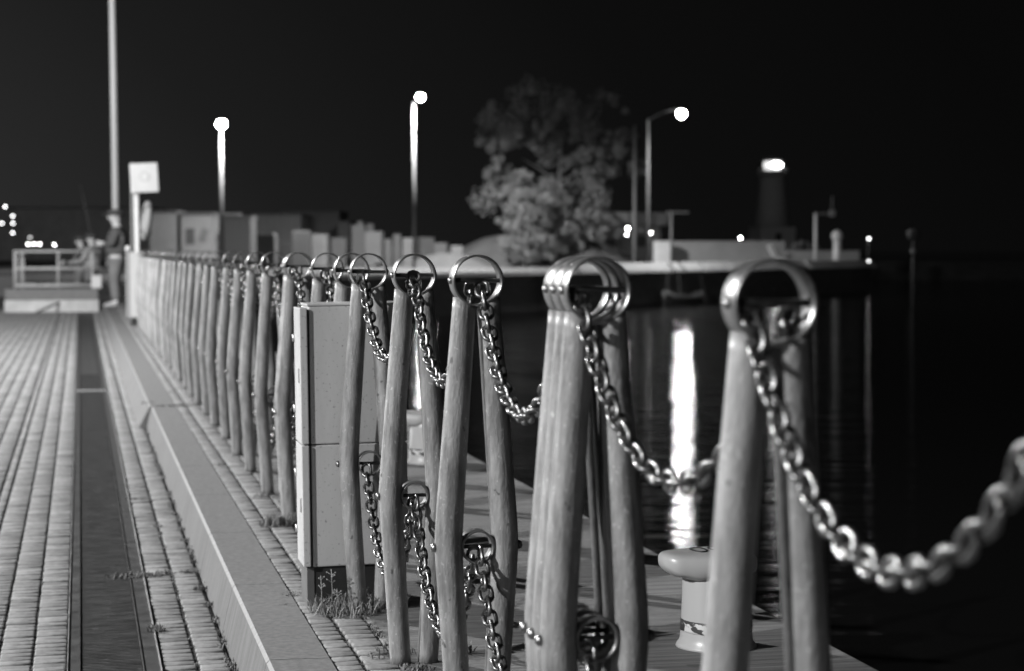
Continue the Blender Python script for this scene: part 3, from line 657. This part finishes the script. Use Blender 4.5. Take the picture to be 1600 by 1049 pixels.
for x, y, l in SL: small_lamp(x, y, 180, l, .10, emit('g5', 9))
for x, l in ((44, 'left one of the three bright lamps above the railing'), (53, 'middle one of the three bright lamps above the railing'), (62, 'right one of the three bright lamps above the railing')): small_lamp(x, 381.5, 170, l, .07, emit('g6', 25), stem=0)
small_lamp(47, 371, 172, 'dim lamp above the three bright lamps at the left', .1, emit('g7', 3), stem=0)
small_lamp(85, 382.5, 170, 'single lamp above the middle of the railing', .08, emit('g8', 22), stem=0)
# pillars, lamp arm and lifebuoy stand on the pier
p = P(1308, 400, 118); t = empty('pier_pillar', (p.x, p.y, 0), label='white pillar with a round top near the right end of the far pier', cat='pillar')
MB().tube([(0, 0, 0), (0, 0, zat(376, 118))], [.26, .24], 14).build('shaft', M['white'], t); MB().sphere((0, 0, zat(369, 118)), .36, 14).build('round_top', M['white'], t)
p = P(1274, 400, 120); t = empty('arm_pole', (p.x, p.y, 0), label='grey pole with a horizontal arm and box left of the white pillar', cat='pole')
tz = zat(334, 120); MB().tube([(0, 0, 0), (0, 0, tz)], .10, 10).build('pole', M['pole'], t); MB().box((.55, 0, tz), (1.2, .1, .14)).build('arm', M['mid'], t); MB().box((1.1, 0, tz + .02), (.34, .3, .4), bev=.05).build('lamp_box', M['pale'], t); MB().tube([(1.1, 0, tz + .2), (1.1, 0, tz + 1.1)], .05, 8).build('antenna', M['mid'], t)
p = P(1049, 400, 119); t = empty('arm_pole', (p.x, p.y, 0), label='dim thin pole with a short arm right of the flat-roofed building', cat='pole')
tz = zat(332, 119); MB().tube([(0, 0, 0), (0, 0, tz)], .08, 10).build('pole', M['mid'], t); MB().box((.4, 0, tz), (1.4, .1, .12)).build('arm', M['mid'], t)
p = P(1210, 398, 121); t = empty('life_ring_stand', (p.x, p.y, 0), label='pale slanted stand below the lighthouse, in front of the parapet', cat='stand')
MB().box((0, 0, .75), (.35, .2, 1.5), bev=.05, M=Matrix.Rotation(R(-28), 3, 'Y')).build('panel', M['white'], t); MB().box((.5, 0, .3), (.6, .3, .6), bev=.08).build('foot', M['white'], t)
p = P(1260, 400, 126); t = empty('bush', (p.x, p.y, 0), label='small dim round bush behind the low parapet', cat='bush')
def leafball(mb, c, r, n, sz, rg, sc=(1, 1, .85)):
    for _ in range(n):
        v = Vector((rg.gauss(0, 1), rg.gauss(0, 1), rg.gauss(0, 1))).normalized() * (r * rg.random() ** .4)
        q = Vector((c[0] + v.x * sc[0], c[1] + v.y * sc[1], c[2] + v.z * sc[2])); a = Vector((rg.gauss(0, 1), rg.gauss(0, 1), rg.gauss(0, 1))).normalized(); b = a.orthogonal().normalized(); s = sz * rg.uniform(.6, 1.3)
        mb.add([q - a * s, q + b * s * .5, q + a * s, q - b * s * .5], [[0, 1, 2, 3]])
a = MB(); rg = random.Random(4)
for k in range(6): leafball(a, (rg.uniform(-1.0, 1.0), rg.uniform(-.5, .5), rg.uniform(.5, 2.2)), .7, 220, .13, rg)
a.build('leaves', M['leaf'], t); MB().tube([(0, 0, 0), (0, 0, 1.2)], .08, 6).build('stem', M['bark'], t)
# building with flat roof
bp0 = P(985, 400, 134); ba = math.atan2(D_.y, D_.x) + math.pi
t = empty('flat_roofed_building', (bp0.x, bp0.y, 0), -YAW, 'low flat-roofed building behind the tree on the far pier', 'building')
MB().box((-.2, 2, 1.4), (4.6, 4, 2.8)).build('wall', M['pale'], t); MB().box((-.1, 1.8, 3.25), (5.4, 5, .9), bev=.05).build('roof', M['pale'], t)
MB().box((-1.4, -.03, .95), (.7, .05, 1.8)).build('door', M['black'], t); MB().box((.9, -.03, 1.7), (1.2, .05, .8)).build('window', M['glass'], t)
# lighthouse
lb = P(1206, 400, 168); struct('breakwater', MB().box((lb.x + 2, lb.y + 3, -.9), (44, 9, 2.2), bev=.4), M['wall'])
t = empty('lighthouse', (lb.x, lb.y, .1), label='dark round lighthouse with a glowing lantern under a flat cap', cat='lighthouse'); z_ = lambda y: zat(y, 168) - .1
MB().box((0, 0, z_(355) / 2), (3.2, 3.2, z_(355)), bev=.08).build('base_house', M['tower'], t)
MB().lathe([(1.5, z_(356)), (1.28, z_(320)), (1.1, z_(280)), (1.08, z_(276))], n=28).build('tower', M['tower'], t)
gl = MB().lathe([(1.09, z_(277)), (1.38, z_(272)), (1.38, z_(269)), (.5, z_(268.5))], n=28).build('gallery', M['tower'], t)
a = MB(); a.tube([(1.2 * math.cos(q), 1.2 * math.sin(q), z_(264)) for q in [2 * math.pi * k / 20 for k in range(20)]], .025, 6, closed=True)
for k in range(10): q = 2 * math.pi * k / 10; a.tube([(1.2 * math.cos(q), 1.2 * math.sin(q), z_(269)), (1.2 * math.cos(q), 1.2 * math.sin(q), z_(264))], .02, 5)
a.build('gallery_rail', M['tower'], t)
MB().lathe([(.72, z_(266)), (.78, z_(262)), (.78, z_(256)), (.72, z_(253))], n=20).build('lantern', emit('lantern ring', 1.1), t)
MB().sphere((.1, -.85, z_(259)), .32, 14, (1.6, .5, .7)).build('lens', LHGLOW, t)
MB().lathe([(1.0, z_(252)), (.95, z_(249)), (.3, z_(246)), (.0001, z_(245))], n=24).build('cap', M['tower'], t)
for k in range(2): MB().box((0, -1.62, z_(373) + k * .0), (.5, .06, .9)).build('window', M['black'], t) if k == 0 else None
# beacon in the water
p = P(1427, 400, 90); t = empty('beacon_post', (p.x, p.y, WATER - .5), label='dim navigation post with a round top standing in the water at the right', cat='beacon')
zb = lambda y: zat(y, 90) - WATER + .5
MB().tube([(0, 0, 0), (0, 0, zb(372))], .06, 10).build('post', M['tower2'], t); MB().lathe([(.14, zb(375)), (.28, zb(371)), (.30, zb(362)), (.2, zb(359)), (.0001, zb(358))], n=16).build('topmark', M['tower2'], t); MB().lathe([(.11, zb(396)), (.13, zb(393)), (.11, zb(390))], n=12).build('collar', M['mid'], t)
# small boat by the wall
p = P(1065, 455, 96); t = empty('rowing_boat', (p.x, p.y, WATER), ang, 'small dark boat moored low against the far quay wall', 'boat')
a = MB(); prof = [(-1.9, .15, .62), (-1.6, .45, .5), (-.6, .68, .42), (.6, .7, .42), (1.5, .4, .5), (2.0, .06, .66)]; vs = []
for x, wd, h in prof: vs += [(x, -wd, h), (x, -wd * .7, .05), (x, 0, -.12), (x, wd * .7, .05), (x, wd, h), (x, wd * .9, h), (x, 0, .06), (x, -wd * .9, h)]
fs = [[i * 8 + j, i * 8 + (j + 1) % 8, i * 8 + 8 + (j + 1) % 8, i * 8 + 8 + j] for i in range(5) for j in range(8)] + [list(range(8))[::-1], [40 + j for j in range(8)]]
a.add(vs, fs, True); a.build('hull', M['dark'], t); MB().box((-.3, 0, .34), (.3, 1.2, .04)).box((.9, 0, .36), (.25, 1.0, .04)).build('seat', M['mid'], t)
# sand heaps (terrain)
def heap(x, d, rx, ry, h, seed):
    c = P(x, 400, d); rg = random.Random(seed); n, k = 48, 14; vs = [(0, 0, h)]; ph = [rg.uniform(0, 6.28) for _ in range(6)]
    for i in range(1, k + 1):
        f = i / k
        for j in range(n):
            q = 2 * math.pi * j / n; w_ = 1 + .10 * math.sin(3 * q + ph[0]) + .06 * math.sin(7 * q + ph[1])
            vs.append((rx * f * w_ * math.cos(q), ry * f * w_ * math.sin(q), h * (.5 + .5 * math.cos(math.pi * f)) ** .85 * (1 + .06 * math.sin(11 * q + 5 * f + ph[2])) - .02))
    fs = [[0, 1 + j, 1 + (j + 1) % n] for j in range(n)] + [[1 + (i - 1) * n + j, 1 + i * n + j, 1 + i * n + (j + 1) % n, 1 + (i - 1) * n + (j + 1) % n] for i in range(1, k) for j in range(n)]
    me = MB().add(vs, fs, True)
    o = me.build('sand_mound', M['sand'], None, (c.x, c.y, 0), -YAW); return tag(o, kind='structure')
heap(790, 126, 6.0, 5, 2.0, 1); heap(905, 126, 5.2, 5, 1.9, 2); heap(640, 132, 7.5, 5, 1.35, 3); heap(540, 136, 9, 5, 1.2, 5); heap(700, 118, 3.4, 3, .9, 6)
# blocks and rubble
BL = [(488, 512, 366), (518, 541, 372), (549, 570, 352), (572, 598, 362), (599, 611, 374), (614, 626, 366), (630, 650, 372), (652, 676, 371), (680, 700, 380), (468, 486, 380), (558, 566, 346), (573, 584, 350), (704, 722, 384), (440, 462, 378), (350, 372, 372)]
for i, (x0, x1, yt) in enumerate(BL):
    d = 124 + (i % 4) * 1.1; c = P((x0 + x1) / 2, 400, d); w_ = (x1 - x0) / F * d; h = zat(yt, d)
    o = MB().box((0, 0, h / 2), (w_, w_ * rnd.uniform(.6, 1), h), rnd.uniform(-.5, .3), bev=.07).build('concrete_block', M['block' if i % 3 else 'mid'], None, (c.x, c.y, 0))
    tag(o, f'{ORD[sorted(range(len(BL)), key=lambda k: BL[k][0]).index(i) + 1]} pale block from the left in the heap of blocks on the far quay', 'block', 'blocks heaped on the far quay')
# tree and pale bush
tb = P(872, 400, 124); rg = random.Random(11)
t = empty('tree', (tb.x, tb.y, 0), -YAW, 'big dark broad-leaved tree on the far pier between the middle and right lamps', 'tree')
a = MB(); a.tube([(0, 0, 0), (.05, 0, 1.4), (-.1, .1, 3.0), (.1, 0, 5.2), (.2, 0, 8.5)], [.32, .27, .23, .15, .05], 10)
for k in range(16):
    q = rg.uniform(0, 6.28); z0 = rg.uniform(1.6, 6); l = rg.uniform(2, 4.2); a.tube([(0, 0, z0), (l * .5 * math.cos(q), l * .5 * math.sin(q), z0 + l * .35), (l * math.cos(q), l * math.sin(q), z0 + l * .6)], [.12, .07, .02], 6)
a.build('trunk', M['bark'], t)
a = MB()
def tp(x, y): v = P(x, y, 124); return ((v - tb).dot(rt), v.z)
cl = []
for k in range(230):
    y = 135 + 257 * rg.random() ** .8; f = (y - 135) / 257
    half = 112 * math.sin(math.pi * min(1, (f + .06) ** .75)) ** .55 + 8 if f < .8 else 112 * (1.1 - f) / .3 * .9
    x = 868 + rg.uniform(-1, 1) * half; cl.append((x, y))
cl += [(750, 312), (760, 318), (778, 250), (790, 225), (1000, 262), (992, 270), (985, 258), (815, 215), (900, 215), (930, 235), (840, 340), (880, 350), (850, 385), (900, 375), (930, 370)]
for x, y in cl:
    X, Z = tp(x, y); dd = rg.uniform(-2.2, 2.2) * (1 - abs(x - 868) / 160); leafball(a, (X, dd, Z), rg.choice((.25, .35, .5, .7, .85)), 85, .11, rg, (rg.uniform(.7, 1.1), 1, rg.uniform(.7, 1.15)))
a.build('crown', M['leaf'], t)
tb2 = P(822, 400, 120.5); t = empty('bush', (tb2.x, tb2.y, 0), -YAW, 'paler dense bush in front of the left side of the big tree', 'bush'); a = MB()
for k in range(70):
    f = rg.random(); leafball(a, (rg.uniform(-1, 1) * 2.0 * (1 - f * .6), rg.uniform(-1, 1), .7 + f * 4.0), rg.uniform(.25, .6), 90, .08, rg)
a.build('leaves', M['leaf2'], t); MB().tube([(0, 0, 0), (.1, 0, 2.5)], [.1, .04], 6).build('stem', M['bark'], t)
# left background: long hall, poster containers, dark container, corrugated hall
def facade(name, x0, x1, ytop, d, depth, m, label, cat='building', ribs=0, roof=None, rise=0):
    a0 = P(x0, 400, d); a1 = P(x1, 400, d); c = (a0 + a1) / 2; wd = (a1 - a0).xy.length; h = zat(ytop, d)
    t = empty(name, (c.x, c.y, 0), -YAW, label, cat); b = MB().box((0, depth / 2, h / 2), (wd, depth, h), bev=.02)
    if ribs:
        k = int(wd / ribs)
        for i in range(k): b.box((-wd / 2 + (i + .5) * wd / k, -.03, h / 2), (ribs * .5, .06, h * .96))
    b.build('wall', m, t)
    MB().box((0, depth / 2, h + .06), (wd + .1, depth + .2, .12)).build('roof', roof or M['dark'], t)
    return t, wd, h
facade('long_hall', -30, 235, 326, 190, 10, mat('hall wall', .5, .8, 0, .2, 1), 'long dark hall across the left background', ribs=2.4)
t, wd, h = facade('poster_container', 234, 276, 333, 92, 2.4, M['pale'], 'left pale panel-sided cabin with dark scribbled plants on it, by the sign post', 'cabin')
a = MB(); 
for k in range(9): q = rnd.uniform(-.9, .9); a.tube([(q * .1 + .1, -.02, .45), (q * .3 + .1, -.02, .9)], .02, 5)
a.box((.35, -.01, .95), (.22, .02, .3)); a.build('drawing', M['mid'], t)
t, wd, h = facade('poster_container', 283, 331, 336, 92, 2.4, M['pale'], 'right pale panel-sided cabin with two dark posters on it', 'cabin')
MB().box((-.3, -.02, 1.75), (.42, .03, .75)).build('poster', M['dark'], t); MB().box((.35, -.02, 1.8), (.35, .03, .65), bev=.01, M=Matrix.Rotation(R(20), 3, 'Y')).build('poster', M['mid'], t)
t, wd, h = facade('dark_container', 334, 391, 341, 96, 2.4, M['dark'], 'dark container under the left lit lamp', 'container', ribs=.3)
MB().box((0, -.05, h + .18), (wd * .5, .5, .12)).build('top_strip', M['pale'], t)  # pale strip along the container top
facade('corrugated_hall', 394, 470, 337, 135, 8, M['hall'], 'dim ribbed shed right of the dark container', 'shed', ribs=.45)
t, wd, h = facade('corrugated_hall', 440, 530, 332, 146, 8, M['hall'], 'taller ribbed shed whose roof slopes down to the right, behind the blocks', 'shed', ribs=.5)
facade('low_shed', 528, 546, 348, 142, 5, M['hall'], 'little low shed at the right foot of the ribbed sheds', 'shed', ribs=.5)
for x0, x1, yt, d, l in [(395, 430, 366, 110, 'dark parked van-shaped crate right of the dark container'), (455, 485, 362, 118, 'dark crate in front of the ribbed sheds')]:
    a0 = P(x0, 400, d); a1 = P(x1, 400, d); c = (a0 + a1) / 2; wd = (a1 - a0).length; h = zat(yt, d)
    t = empty('crate', (c.x, c.y, 0), -YAW, l, 'crate'); MB().box((0, .6, h / 2), (wd, 1.2, h), bev=.08).build('box', M['dark'], t); MB().box((0, .6, h + .03), (wd * .8, 1, .06)).build('lid', M['mid'], t)
